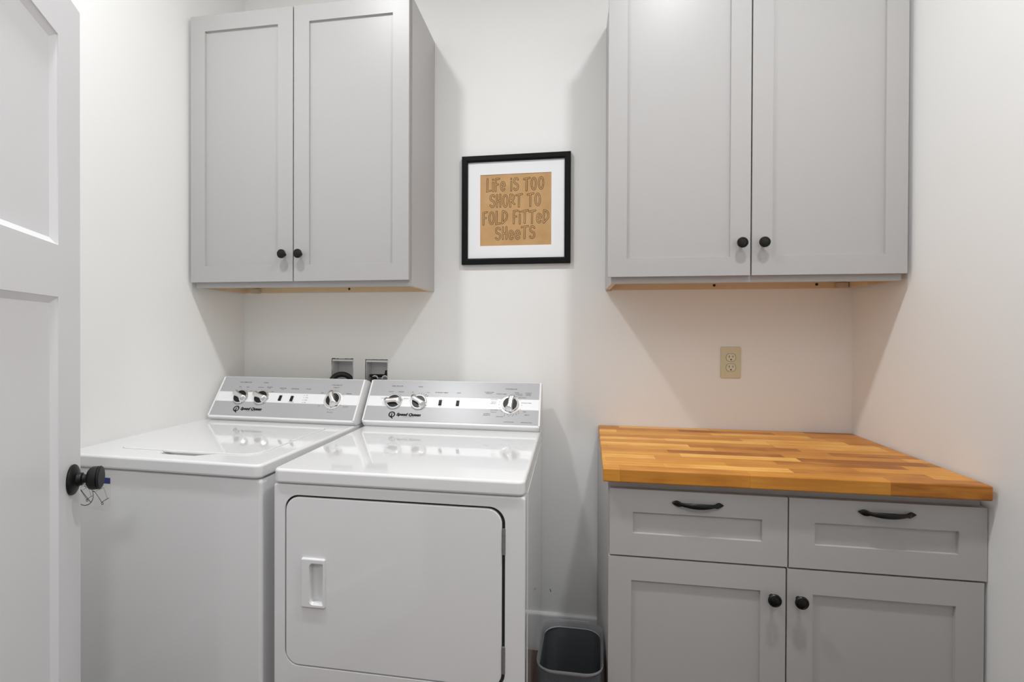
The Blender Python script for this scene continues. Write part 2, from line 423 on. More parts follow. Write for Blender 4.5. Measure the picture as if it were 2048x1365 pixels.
# ================================================================== CABINETS
def shaker_door(bm_out, x0, x1, z0, z1, yf, rail=0.060, stile=0.060, t=0.019, depth=0.0075):
    w, h = x1 - x0, z1 - z0
    b = shaker_face(w, h, t, [(stile, w - stile, rail, h - rail)], depth, 0.0012)
    ed = [e for e in b.edges if e.is_boundary is False and all(abs(v.co.z) < 1e-6 for v in e.verts) and (all(abs(v.co.x) < 1e-6 for v in e.verts) or all(abs(v.co.x - w) < 1e-6 for v in e.verts) or all(abs(v.co.y) < 1e-6 for v in e.verts) or all(abs(v.co.y - h) < 1e-6 for v in e.verts))]
    bmesh.ops.bevel(b, geom=ed, offset=0.0014, segments=2, profile=0.5, affect='EDGES')
    return merge(bm_out, b, at_face(x0, yf, z0))
def cab_knob(parent, x, y, z):
    b = lathe([(0, 0), (0.0060, 0), (0.0052, 0.002), (0.0044, 0.006), (0.0050, 0.015), (0.0110, 0.0178), (0.0152, 0.0200), (0.0168, 0.0228), (0.0166, 0.0258), (0.0148, 0.0280), (0.0124, 0.0286), (0.0118, 0.0278), (0.0111, 0.0286), (0.006, 0.0296), (0, 0.0298)], 36)
    return obj('knob', merge(bmesh.new(), b, at_face(x, y, z)), M_black, parent)
YD = -0.324
def wall_cabinet(label, x0, xg, x1, cx0, cx1, zb, zd0, zd1, zt, blocks, knobs, kz, screws):
    t = thing('wall_cabinet', label, 'cabinet', ((cx0 + cx1) / 2, -0.15, zb), 'grey wall cabinets')
    yc = YD + 0.020
    b = bmesh.new()
    sd = 0.014
    add_box(b, cx0, cx0 + sd, yc + 0.018, -0.001, zb, zt); add_box(b, cx1 - sd, cx1, yc + 0.018, -0.001, zb, zt)
    add_box(b, cx0 + sd, cx1 - sd, yc + 0.018, -0.001, zt - 0.014, zt)
    add_box(b, cx0 + sd, cx1 - sd, -0.008, -0.001, zb + 0.05, zt - 0.014)
    obj('carcass', b, M_cab, t)
    b = bmesh.new()                                       # face frame behind the doors
    add_box(b, cx0, cx1, yc, yc + 0.018, zb, zb + 0.045)
    add_box(b, cx0, cx0 + 0.03, yc, yc + 0.018, zb + 0.045, zt); add_box(b, cx1 - 0.03, cx1, yc, yc + 0.018, zb + 0.045, zt)
    add_box(b, cx0 + 0.03, cx1 - 0.03, yc, yc + 0.018, zt - 0.04, zt); add_box(b, xg - 0.02, xg + 0.02, yc + 0.004, yc + 0.018, zb + 0.045, zt - 0.04)
    obj('face_frame', b, M_cab, t)
    b = bmesh.new()
    add_box(b, cx0 + sd, cx1 - sd, yc + 0.018, -0.016, zb + 0.040, zb + 0.050)
    add_box(b, cx0 + 0.0012, cx0 + sd + 0.001, yc + 0.019, -0.002, zb - 0.0006, zb + 0.04); add_box(b, cx1 - sd - 0.001, cx1 - 0.0012, yc + 0.02, -0.002, zb - 0.0006, zb + 0.04)
    obj('bottom_panel', b, M_birch, t)
    rail = obj('hanging_rail', boxbm(cx0 + sd, cx1 - sd, -0.016, -0.001, zb, zb + 0.045), M_birch, t)
    for sx in screws:
        obj('screw', merge(bmesh.new(), lathe([(0, 0), (0.0052, 0), (0.0045, 0.0018), (0.002, 0.0026), (0, 0.001)], 14), at_face(sx, -0.016, zb + 0.014)), M_slot, rail)
    for bx0, bx1, h0, h1 in blocks:
        obj('corner_block', boxbm(bx0, bx1, -0.04, -0.017, zb + h0, zb + h1, 0.0015), M_birchend, t)
    for k, (a, c) in enumerate(((x0, xg - 0.0022), (xg + 0.0022, x1))):
        d = obj('door', shaker_door(bmesh.new(), a, c, zd0, zd1, YD, 0.060, 0.060 if x0 < 0 else 0.0605), M_cab, t)
        cab_knob(d, knobs[k], YD, kz)
    return t
wall_cabinet('grey two-door wall cabinet hanging above the washer and dryer', -1.3535, -0.9300, -0.4880, -1.3455, -0.4815, 1.4446, 1.4648, 2.476, 2.4785,
             [(-1.292, -1.262, -0.004, 0.016)], (-0.9635, -0.8995), 1.5630, (-0.85, -0.52))
wall_cabinet('grey two-door wall cabinet hanging above the butcher block counter', 0.2015, 0.6455, 1.0895, 0.2135, 1.0840, 1.4446, 1.4652, 2.476, 2.4785,
             [(0.2145, 0.236, -0.006, 0.016), (1.030, 1.065, 0.0, 0.018)], (0.6130, 0.6780), 1.5665, (0.615, 0.97))

# base cabinet
t = thing('base_cabinet', 'grey base cabinet with two drawers and two doors under the wooden counter', 'cabinet', (0.645, -0.3, 0))
YB = -0.610
bx0, bx1 = 0.187, 1.104
b = bmesh.new()
add_box(b, bx0, bx0 + 0.018, YB + 0.0395, -0.016, 0, 0.873); add_box(b, bx1 - 0.018, bx1, YB + 0.0395, -0.016, 0, 0.873)
add_box(b, bx0 + 0.018, bx1 - 0.018, -0.03, -0.018, 0.1, 0.873); add_box(b, bx0 + 0.018, bx1 - 0.018, YB + 0.04, -0.03, 0.10, 0.115)
obj('carcass', b, M_cab, t)
b = bmesh.new()
fy0, fy1 = YB + 0.0195, YB + 0.039
add_box(b, bx0, bx0 + 0.04, fy0, fy1, 0.10, 0.873); add_box(b, bx1 - 0.04, bx1, fy0, fy1, 0.10, 0.873)
add_box(b, bx0 + 0.04, bx1 - 0.04, fy0, fy1, 0.835, 0.873); add_box(b, bx0 + 0.04, bx1 - 0.04, fy0, fy1, 0.645, 0.68); add_box(b, bx0 + 0.04, bx1 - 0.04, fy0, fy1, 0.10, 0.14)
add_box(b, 0.630, 0.668, fy0, fy1, 0.14, 0.835)
obj('face_frame', b, M_cab, t)
obj('toe_kick', boxbm(bx0 + 0.018, bx1 - 0.018, YB + 0.09, YB + 0.105, 0, 0.10), M_cab, t)
def pull(parent, cx, z):
    L = 0.1315; rings = []
    n = 40
    for k in range(n + 1):
        s = -1 + 2 * k / n; x = cx + s * L / 2; a = abs(s)
        # stand-off, half height, half thickness along the bow
        out = 0.004 + 0.016 * (1 - min(1, a / 0.86) ** 2.2) if a < 0.86 else 0.004
        if a > 0.64:
            q = (a - 0.64) / 0.36; hh = 0.0050 + 0.0034 * math.sin(PI * min(1, q * 1.15)) - 0.0022 * q ** 3
            if q > 0.93: hh *= 0.45
        else: hh = 0.0050 + 0.0028 * math.cos(a / 0.64 * PI / 2)
        th = 0.0038 if a < 0.8 else 0.0030
        y = YB - out
        zz = z - 0.0015 * (1 - a * a) + 0.001 * a ** 6
        rings.append([Vector((x, y + th * math.cos(q), zz + hh * math.sin(q))) for q in [2 * PI * j / 12 for j in range(12)]])
    b = loft(rings)
    for s in (-1, 1): merge(b, boxbm(cx + s * L * 0.43 - 0.004, cx + s * L * 0.43 + 0.004, YB - 0.006, YB, z - 0.004, z + 0.004, 0.001))
    return obj('handle', b, M_black, parent, 60)
for x0, x1, h, pz in ((0.1905, 0.6480, 0.4215, (0.060, 0.063)), (0.6515, 1.1080, 0.8810, (0.060, 0.063))):
    z0, z1 = 0.6650, 0.8490
    d = obj('drawer', shaker_door(bmesh.new(), x0, x1, z0, z1, YB, 0.0625, 0.0625), M_cab, t)
    pull(d, h, 0.8185 if x0 < 0.5 else 0.8225)
for x0, x1, kx in ((0.1875, 0.6440, 0.6095), (0.6480, 1.1020, 0.6745)):
    d = obj('door', shaker_door(bmesh.new(), x0, x1, 0.112, 0.6600, YB, 0.063, 0.062), M_cab, t)
    cab_knob(d, kx, YB, 0.5845)
# counter: laid up edge-glued board
b = prism([(0.1700, -0.640), (1.0975, -0.640), (1.0965, -0.003), (0.1900, -0.003)], 0.8745, 0.9125, 'z', 0.0045, 3)
tag(obj('countertop', b, M_butcher), 'honey brown butcher block countertop lying on the grey base cabinet', 'countertop')

# ================================================================== APPLIANCES
def face_frame_of(ny, nz, ty, tz):
    T = Vector((0, ty - ny, tz - nz)); L = T.length; T.normalize(); X = Vector((1, 0, 0)); N = X.cross(T)
    return frame_matrix(Vector((0, ny, nz)), X, T, N), L
def console_body(x0, x1, base_y, ny, nz, ty, tz, by, zb, sidew=0.008):
    """white console housing: lip at the bottom, sloping face, rounded top, back"""
    prof = [(by, zb), (base_y, zb), (ny, nz - 0.004), (ny + 0.001, nz), (ty - 0.004, tz - 0.006), (ty + 0.002, tz - 0.0008), (ty + 0.010, tz), (by - 0.006, tz - 0.012), (by, tz - 0.020)]
    b = prism(prof, x0, x1, 'x', 0.003, 2)
    return b
def rocker(bmroot, parent, M, s, tt):
    fr = obj('switch', merge(bmesh.new(), boxbm(s - 0.0062, s + 0.0062, tt - 0.0118, tt + 0.0118, 0, 0.0022, 0.0008), M), M_black, parent)
    b = loft([[(s - 0.0048, tt - 0.0100, 0.002), (s + 0.0048, tt - 0.0100, 0.002), (s + 0.0048, tt + 0.0100, 0.002), (s - 0.0048, tt + 0.0100, 0.002)],
              [(s - 0.0045, tt - 0.0095, 0.0052), (s + 0.0045, tt - 0.0095, 0.0052), (s + 0.0045, tt + 0.0095, 0.0030), (s - 0.0045, tt + 0.0095, 0.0030)]])
    obj('rocker', merge(bmesh.new(), b, M), M_black, fr)
def ticks(bm, M, s, tt, r0, r1, angs, w=0.0005):
    for a in angs:
        c, d = math.cos(R(a)), math.sin(R(a))
        merge(bm, stroke_bm([(s + r0 * c, tt + r0 * d), (s + r1 * c, tt + r1 * d)], w, 0.0004, 6), M)
def dial(parent, M, s, tt, ang, big=False, marks=((), 0.0385), thick=()):
    """chrome selector knob; ang = direction the pointer of the grip shows, degrees from +x"""
    r = 0.0305 if not big else 0.031
    Mk = M @ Matrix.Translation((s, tt, 0))
    b = lathe([(0, 0.0), (r, 0.0), (r + 0.001, 0.002), (r, 0.006), (r - 0.0025, 0.0085), (r - 0.004, 0.0085), (r - 0.0045, 0.0065), (0, 0.0065)], 48)
    base = obj('dial', merge(bmesh.new(), b, Mk), M_chrome, parent)
    if big:
        b = lathe([(r + 0.001, 0.0), (r + 0.0075, 0.0), (r + 0.0070, 0.0020), (r + 0.001, 0.0030)], 48)
        obj('dial_skirt', merge(bmesh.new(), b, Mk), M_chrome, base)
    obj('dial_inset', merge(bmesh.new(), lathe([(0, 0.0060), (r - 0.0048, 0.0060), (r - 0.0048, 0.0072), (0, 0.0072)], 40), Mk), M_black, base)
    # grip: a bar across the dial, waisted, overhanging at the pointer end, flared into the rim at the other
    n = 22; rings = []
    Rm = Matrix.Rotation(R(ang), 4, 'Z')
    for k in range(n + 1):
        q = k / n; x = -r * 0.97 + q * (r * 0.97 + r * 1.22)
        hw = 0.0098 + 0.0095 * max(0, (0.35 - q) / 0.35) ** 1.3 + 0.0015 * max(0, (q - 0.6) / 0.4)
        if q > 0.90: hw *= (1 - ((q - 0.90) / 0.115) ** 2) ** 0.5
        if q < 0.12: hw *= 0.72 + 0.28 * q / 0.12
        zt = 0.020 + 0.002 * math.sin(q * PI) - 0.010 * max(0, 0.18 - q) / 0.18 - 0.003 * max(0, q - 0.88) / 0.12
        zb = 0.0068 if q < 0.84 else 0.0068 + (q - 0.84) / 0.16 * 0.004
        sh = 0.0035 * math.sin((q - 0.5) * PI * 1.6)
        rings.append([Vector((x, sh + y, z)) for y, z in ((-hw, zb), (hw, zb), (hw, zt - 0.006), (hw * 0.80, zt - 0.0022), (hw * 0.45, zt), (-hw * 0.45, zt), (-hw * 0.80, zt - 0.0022), (-hw, zt - 0.006))])
    b = loft(rings)
    obj('grip', merge(bmesh.new(), b, Mk @ Rm), M_chrome, base, 50)
    mk = bmesh.new(); ticks(mk, M, s, tt, 0.040 if big else 0.0362, marks[1], marks[0])
    if thick: ticks(mk, M, s, tt, 0.0365, 0.0430, thick, 0.0009)
    obj('dial_marks', mk, M_ink, base, 0)
    return base
def lettering(parent, M, items, name='printed_word', m=None):
    for body, s, tt, size in items:
        obj(name, merge(bmesh.new(), text_bm(body, size, bold=size * 0.013), M @ Matrix.Translation((s, tt, 0.0005))), m or M_ink, parent, 0)
def logo(parent, M, s, tt, x_text0, x_text1):
    b = bmesh.new()
    n = 40; ring = []
    ro, ri = 0.0125, 0.0080
    for k in range(n):
        a0, a1 = 2 * PI * k / n, 2 * PI * (k + 1) / n
        b.faces.new([b.verts.new((ro * math.cos(a0) * 1.06, ro * math.sin(a0), 0)), b.verts.new((ro * math.cos(a1) * 1.06, ro * math.sin(a1), 0)), b.verts.new((ri * math.cos(a1) * 1.02, ri * math.sin(a1), 0)), b.verts.new((ri * math.cos(a0) * 1.02, ri * math.sin(a0), 0))])
    # crowned figure in the ring, running into the tail of the letter
    for pts, r in (([(0, -0.0015), (0, -0.0015)], 0.0026), ([(-0.001, -0.005), (0.001, -0.0125)], 0.0026), ([(0.001, -0.0125), (0.005, -0.0158)], 0.0019)):
        merge(b, stroke_bm(pts, r, 0.0))
    for a in (-38, -13, 13, 38):
        c, d = math.sin(R(a)), math.cos(R(a))
        merge(b, stroke_bm([(0.0030 * c, -0.0015 + 0.0030 * d), (0.0062 * c, -0.0005 + 0.0062 * d)], 0.00055, 0.0))
    L = obj('logo', merge(bmesh.new(), b, M @ Matrix.Translation((s, tt, 0.0005))), M_ink, parent, 0)
    tb = text_bm('Speed Queen', 0.0150, shear=0.22, bold=0.0011)
    xs = [v.co.x for v in tb.verts]; k = (x_text1 - x_text0) / (max(xs) - min(xs))
    bmesh.ops.scale(tb, vec=(k, 1, 1), verts=tb.verts); xs = [v.co.x for v in tb.verts]
    bmesh.ops.translate(tb, vec=(x_text0 - min(xs), 0, 0), verts=tb.verts)
    b = merge(bmesh.new(), tb, M @ Matrix.Translation((0, tt + 0.0006, 0.0005)))
    merge(b, text_bm('COMMERCIAL HEAVY DUTY', 0.0033, xs=1.05), M @ Matrix.Translation(((x_text0 + x_text1) / 2, tt - 0.0085, 0.0005)))
    obj('brand_name', b, M_ink, parent, 0)
def control_face(parent, M, x0, x1, L, s0=0.0645, s1=0.1080):
    b = bmesh.new()
    for a, c, mi in ((0.0045, s0, 0), (s0, s1, 1), (s1, L - 0.001, 0)):
        q = boxbm(x0, x1, a, c, -0.001, 0.0003)
        merge(b, q, M, mi)
    return obj('control_panel', b, [M_grey, M_stripe], parent, 0)

# ---- dryer
DXa, DXb, DYF, DYB, DZ = -0.7005, -0.0265, -0.825, -0.115, 0.9185
t = thing('clothes_dryer', 'white front-loading dryer with hinged square door, beside the waste bin', 'dryer', ((DXa + DXb) / 2, -0.47, 0), 'laundry machines')
b = bmesh.new()
add_box(b, DXa + 0.002, DXb - 0.002, DYF + 0.022, DYB, 0.02, DZ - 0.042)
for sx in (DXb - 0.0025,): add_box(b, sx, sx + 0.0018, DYF + 0.095, DYB - 0.03, 0.05, DZ - 0.055, 0.0008, 1)
obj('body', b, M_white, t)
front = obj('front_panel', prism(rr(DXa, DXb, 0.03, DZ - 0.0405, 0.009, 4), DYF + 0.007, DYF + 0.040, 'y', 0.006, 4, True), M_white, t)
yfp = DYF + 0.007
dr = (-0.6675, -0.0765, 0.3945, 0.8500)
cut(front, prism(rr(*dr, 0.040, 10), yfp - 0.02, yfp + 0.022, 'y'))
gap_shade = obj('door_gap_shade', prism(rr(dr[0] + 0.0003, dr[1] - 0.0003, dr[2] + 0.0003, dr[3] - 0.0003, 0.0395, 10), yfp + 0.0060, yfp + 0.0215, 'y'), M_gap, t)  # dark filler plate, paints the shade into the gap round the door
cut(gap_shade, prism(rr(dr[0] + 0.002, dr[1] - 0.0075, dr[2] + 0.002, dr[3] - 0.0055, 0.037, 10), yfp - 0.02, yfp + 0.0185, 'y'))
g = 0.0060
dd_ = obj('door', prism(rr(dr[0] + 0.0025, dr[1] - 0.0080, dr[2] + 0.003, dr[3] - g, 0.037, 10), yfp + 0.0005, yfp + 0.017, 'y', 0.0030, 3, True), M_white, t)
# handle: raised plate with a scooped pocket
hx0, hx1, hz0, hz1 = -0.6185, -0.5515, 0.5555, 0.6850
hp = obj('handle', prism(rr(hx0, hx1, hz0, hz1, 0.004, 4), yfp - 0.0065, yfp + 0.002, 'y', 0.0035, 3, True), M_plast, dd_)
sx0, sx1, sz0, sz1 = -0.5945, -0.5555, 0.5640, 0.6740
pk = loft([[(x, yfp - 0.03, z) for x, z in rr(sx0 - 0.0015, sx1 + 0.0005, sz0 - 0.002, sz1 + 0.002, (0.011, 0.004, 0.004, 0.011), 5)],
           [(x, yfp - 0.0045, z) for x, z in rr(sx0, sx1, sz0, sz1, (0.010, 0.003, 0.003, 0.010), 5)],
           [(x, yfp + 0.0025, z) for x, z in rr(sx0 + 0.0002, sx1 - 0.008, sz0 + 0.005, sz1 - 0.005, (0.008, 0.003, 0.003, 0.008), 5)]])
cut(hp, pk)
cut(dd_, prism(rr(sx0, sx1 - 0.003, sz0 + 0.003, sz1 - 0.003, 0.008, 5), yfp - 0.03, yfp + 0.0178, 'y'))
pc = bmesh.new()   # pocket lining: slanted floor of the scoop
for z0, z1 in ((sz0 - 0.002, sz1 + 0.002),):
    rs = []
    for k in range(9):
        q = k / 8; x = sx0 - 0.001 + q * (sx1 - sx0 + 0.001); y = yfp + 0.0172 * math.cos(max(0.0, (q - 0.22) / 0.78) * PI / 2) ** 0.8 - 0.0045 * q
        rs.append(((x, y), z0, z1))
    lo = [pc.verts.new((p[0], p[1], z0)) for p, z0, z1 in rs]; hi = [pc.verts.new((p[0], p[1], z1)) for p, z0, z1 in rs]
    for k in range(8): pc.faces.new((lo[k], lo[k + 1], hi[k + 1], hi[k]))
obj('pocket', pc, M_plast, dd_)
for z0, z1 in ((0.7330, 0.7970), (0.4370, 0.5030)):
    b = merge(bmesh.new(), lathe([(0, 0), (0.0042, 0), (0.0042, z1 - z0), (0, z1 - z0)], 14), Matrix.Translation((-0.0795, yfp + 0.001, z0)))
    for k in range(1, 4): merge(b, lathe([(0, 0), (0.0046, 0), (0.0046, 0.0012), (0, 0.0012)], 14), Matrix.Translation((-0.0795, yfp + 0.001, z0 + (z1 - z0) * k / 4)))
    add_box(b, -0.0795, -0.0755, yfp + 0.002, yfp + 0.0035, z0, z1)
    obj('hinge', b, M_steel, dd_)
# lid / top
b = prism(rr(DXa, DXb, DYF, DYB, (0.022, 0.022, 0.012, 0.012), 8), DZ - 0.0385, DZ, 'z', 0.008, 5)
top = obj('top_panel', b, M_white, t)
ny, nz, ty, tz = -0.234, 0.941, -0.128, 1.086
con = obj('console', console_body(-0.7005, -0.0270, -0.217, ny, nz, ty, tz, -0.055, DZ), M_plast, t)
MD, LD = face_frame_of(ny, nz, ty, tz)
for x in (-0.7008, -0.0330): obj('end_trim', merge(bmesh.new(), boxbm(x, x + 0.006, 0, 0.178, -0.003, 0.0025, 0.002, 3), MD), M_plast, t)
control_face(t, MD, -0.6940, -0.0340, LD)
dial(t, MD, -0.5890, 0.0835, 172, False, ((150, 110, 60, 20), 0.039)); dial(t, MD, -0.4905, 0.0835, 135, False, ((100, 85, 70), 0.042), (57, 45)); dial(t, MD, -0.1395, 0.0845, 72, True, ((150, 165, 180, 200, 215, 225, 245, 260, 275, 290, 305, 320, 335, 0, 30, 45, 60), 0.0435))
rocker(None, t, MD, -0.4070, 0.0850); rocker(None, t, MD, -0.3392, 0.0845)
logo(t, MD, -0.5873, 0.0300, -0.5690, -0.4735)
Tt, Ts, Tm = 0.0056, 0.0042, 0.0048
lettering(t, MD, [('FABRIC SELECTOR', -0.5900, 0.1528, Tt), ('SIGNAL', -0.4943, 0.1520, Tt), ('EXTENDED TUMBLE', -0.4075, 0.1285, Tt), ('START', -0.3400, 0.1285, Tt), ('ON', -0.4067, 0.1015, Ts), ('OFF', -0.4065, 0.0685, Ts),
                  ('DELICATE', -0.6107, 0.1274, Ts), ('PERM PRESS', -0.5697, 0.1272, Ts), ('NO HEAT', -0.6360, 0.0978, Ts), ('REGULAR', -0.5440, 0.0986, Ts), ('OFF', -0.5229, 0.1275, Ts), ('LOUD', -0.4613, 0.1274, Ts),
                  ('CYCLE SELECTOR', -0.1405, 0.1507, Tt), ('AUTOMATIC PERM', -0.2236, 0.1350, Ts), ('PRESS/KNITS', -0.2236, 0.1295, Ts), ('EXTENDED TUMBLE', -0.1760, 0.1285, Ts), ('LESS DRY', -0.1180, 0.1362, Ts), ('NORMAL DRY', -0.1110, 0.1300, Ts), ('VERY DRY', -0.1050, 0.1240, Ts), ('COOL DOWN', -0.0965, 0.1150, Ts),
                  ('AUTOMATIC', -0.0747, 0.1350, Ts), ('REGULAR', -0.0747, 0.1298, Ts), ('COTTONS', -0.0747, 0.1246, Ts), ('EXTENDED TUMBLE', -0.0800, 0.0933, Ts), ('COOL DOWN', -0.2020, 0.1040, Ts), ('NEAR DRY', -0.2020, 0.0940, Ts), ('DAMP DRY', -0.2040, 0.0880, Ts),
                  ('COOL DOWN', -0.1980, 0.0610, Ts), ('TOUCH UP', -0.2000, 0.0520, Ts), ('AUTOMATIC', -0.2240, 0.0450, Ts), ('WRINKLE OUT', -0.2240, 0.0390, Ts), ('TIME DRY', -0.0760, 0.0442, Ts), ('70 MIN', -0.0860, 0.0570, Ts), ('COOL DOWN', -0.1760, 0.0345, Ts), ('20', -0.1585, 0.0395, Ts), ('30', -0.1420, 0.0385, Ts), ('40', -0.1280, 0.0400, Ts), ('50', -0.1150, 0.0445, Ts), ('60', -0.1060, 0.0505, Ts),
                  ('CLEAN LINT FILTER', -0.1410, 0.0140, Ts), ('BEFORE EACH LOAD', -0.0760, 0.0140, Ts)])
for x in (DXa + 0.06, DXb - 0.06):
    for y in (DYF + 0.08, DYB - 0.06): obj('foot', merge(bmesh.new(), lathe([(0, 0), (0.018, 0), (0.018, 0.012), (0.008, 0.014), (0.008, 0.020), (0, 0.020)], 16), Matrix.Translation((x, y, 0))), M_rub, t)

# ---- washer (stands turned a little to the right)
WZ = 0.9245
PXw, PYw = -0.7125, -0.10
t = thing('washing_machine', 'white top-loading washing machine in the left corner, half behind the open door', 'washing machine', (PXw, PYw, 0), 'laundry machines', R(-2.0), True)
wx0, wx1, wyf, wyb = -0.657, 0.0, -0.724, 0.0
b = bmesh.new(); add_box(b, wx0 + 0.003, wx1 - 0.003, wyf + 0.02, wyb - 0.004, 0.02, WZ - 0.043)
add_box(b, wx1 - 0.0035, wx1 - 0.0015, wyf + 0.024, wyf + 0.036, 0.03, WZ - 0.05, 0.0008, 1)
obj('body', b, M_white, t)
obj('front_panel', prism(rr(wx0 + 0.001, wx1 - 0.0012, 0.03, WZ - 0.0415, 0.013, 5), wyf + 0.010, wyf + 0.030, 'y', 0.009, 5, True), M_white, t)
top = obj('top_panel', prism(rr(wx0, wx1, wyf, wyb, (0.020, 0.020, 0.012, 0.012), 8), WZ - 0.0385, WZ, 'z', 0.008, 5), M_white, t)
lx0, lx1, ly0, ly1 = -0.545, -0.0760, -0.638, -0.225
lid_poly = rr(lx0, lx1, ly0, ly1, (0.030, 0.055, 0.02, 0.02), 8)
cut(top, prism(lid_poly, WZ - 0.005, WZ + 0.03, 'z'))
nx0, nx1 = -0.374, -0.212
cut(top, loft([[(x, y, WZ + 0.02) for x, y in ((nx0 - 0.016, ly0 + 0.02), (nx0 - 0.012, ly0 - 0.008), (nx0 + 0.012, ly0 - 0.036), (nx1 - 0.035, ly0 - 0.036), (nx1 + 0.015, ly0 - 0.004), (nx1 + 0.02, ly0 + 0.02))],
               [(x, y, WZ - 0.0010) for x, y in ((nx0 - 0.014, ly0 + 0.02), (nx0 - 0.010, ly0 - 0.006), (nx0 + 0.013, ly0 - 0.034), (nx1 - 0.036, ly0 - 0.034), (nx1 + 0.012, ly0 - 0.003), (nx1 + 0.018, ly0 + 0.02))],
               [(x, y, WZ - 0.0150) for x, y in ((nx0 - 0.004, ly0 + 0.02), (nx0 - 0.002, ly0 - 0.0), (nx0 + 0.018, ly0 - 0.004), (nx1 - 0.040, ly0 - 0.004), (nx1 + 0.002, ly0 - 0.001), (nx1 + 0.006, ly0 + 0.02))]]))
e = 0.0011
obj('lid', prism(rr(lx0 + e, lx1 - e, ly0 + e, ly1 - e, (0.029, 0.054, 0.019, 0.019), 8), WZ - 0.0045, WZ + 0.0028, 'z', 0.0024, 4), M_white, t)
ny, nz, ty, tz = -0.170, 0.9435, -0.068, 1.089
obj('console', console_body(-0.6235, 0.0025, -0.152, ny, nz, ty, tz, -0.012, WZ), M_plast, t)
MW, LW = face_frame_of(ny, nz, ty, tz)
for x in (-0.6238, -0.0042): obj('end_trim', merge(bmesh.new(), boxbm(x, x + 0.0068, 0, 0.176, -0.003, 0.0025, 0.002, 3), MW), M_plast, t)
control_face(t, MW, -0.6165, -0.0045, LW, 0.0660, 0.1085)
dial(t, MW, -0.5100, 0.0850, 142, False, ((140, 110, 70, 40), 0.0385)); dial(t, MW, -0.4175, 0.0850, 148, False, ((110, 70, 40), 0.0385)); dial(t, MW, -0.1070, 0.0850, 108, True, ((150, 108, 95, 80, 40, 28, 330, 285, 270, 255, 210), 0.044))
rocker(None, t, MW, -0.3351, 0.0860); rocker(None, t, MW, -0.2844, 0.0855)
logo(t, MW, -0.5087, 0.0340, -0.4895, -0.3960)
lettering(t, MW, [('WASH TEMPERATURE', -0.5154, 0.1525, Tt), ('OPTION', -0.4223, 0.1528, Tt), ('HEAVY SOIL', -0.3377, 0.1300, Tt), ('LIGHT', -0.3377, 0.1248, Ts), ('START/PAUSE', -0.2856, 0.1288, Tt), ('STATUS', -0.2262, 0.1293, Tt), ('FILL', -0.2230, 0.1018, Ts), ('WASH', -0.2220, 0.0915, Ts), ('RINSE', -0.2220, 0.0810, Ts), ('SPIN', -0.2230, 0.0705, Ts),
                  ('CYCLE SELECTOR', -0.1100, 0.1504, Tt), ('NORMAL ECO', -0.1095, 0.1394, Ts), ('BULKY', -0.1620, 0.1147, Ts), ('PERM PRESS', -0.0500, 0.1138, Ts), ('OFF', -0.1590, 0.0583, Ts), ('DELICATES', -0.0480, 0.0580, Ts), ('HEAVY DUTY', -0.1055, 0.0330, Ts),
                  ('COLD', -0.5323, 0.1313, Ts), ('WARM', -0.4977, 0.1301, Ts), ('HOT', -0.4752, 0.1140, Ts), ('EXTRA RINSE', -0.4373, 0.1310, Ts), ('EXTRA RINSE', -0.3990, 0.1335, Ts), ('& SOAK', -0.3990, 0.1290, Ts), ('SOAK', -0.3789, 0.1126, Ts), ('LID LOCKED', -0.2831, 0.0705, Ts)])
for k in range(4): obj('status_light', merge(bmesh.new(), stroke_bm([(-0.2352 + 0.0008 * k, 0.1018 - 0.0105 * k)] * 2, 0.0013, 0.0005), MW), M_ink, t, 0)
for x in (wx0 + 0.06, wx1 - 0.06):
    for y in (wyf + 0.08, wyb - 0.06): obj('foot', merge(bmesh.new(), lathe([(0, 0), (0.018, 0), (0.018, 0.012), (0.008, 0.014), (0.008, 0.020), (0, 0.020)], 16), Matrix.Translation((x, y, 0))), M_rub, t)
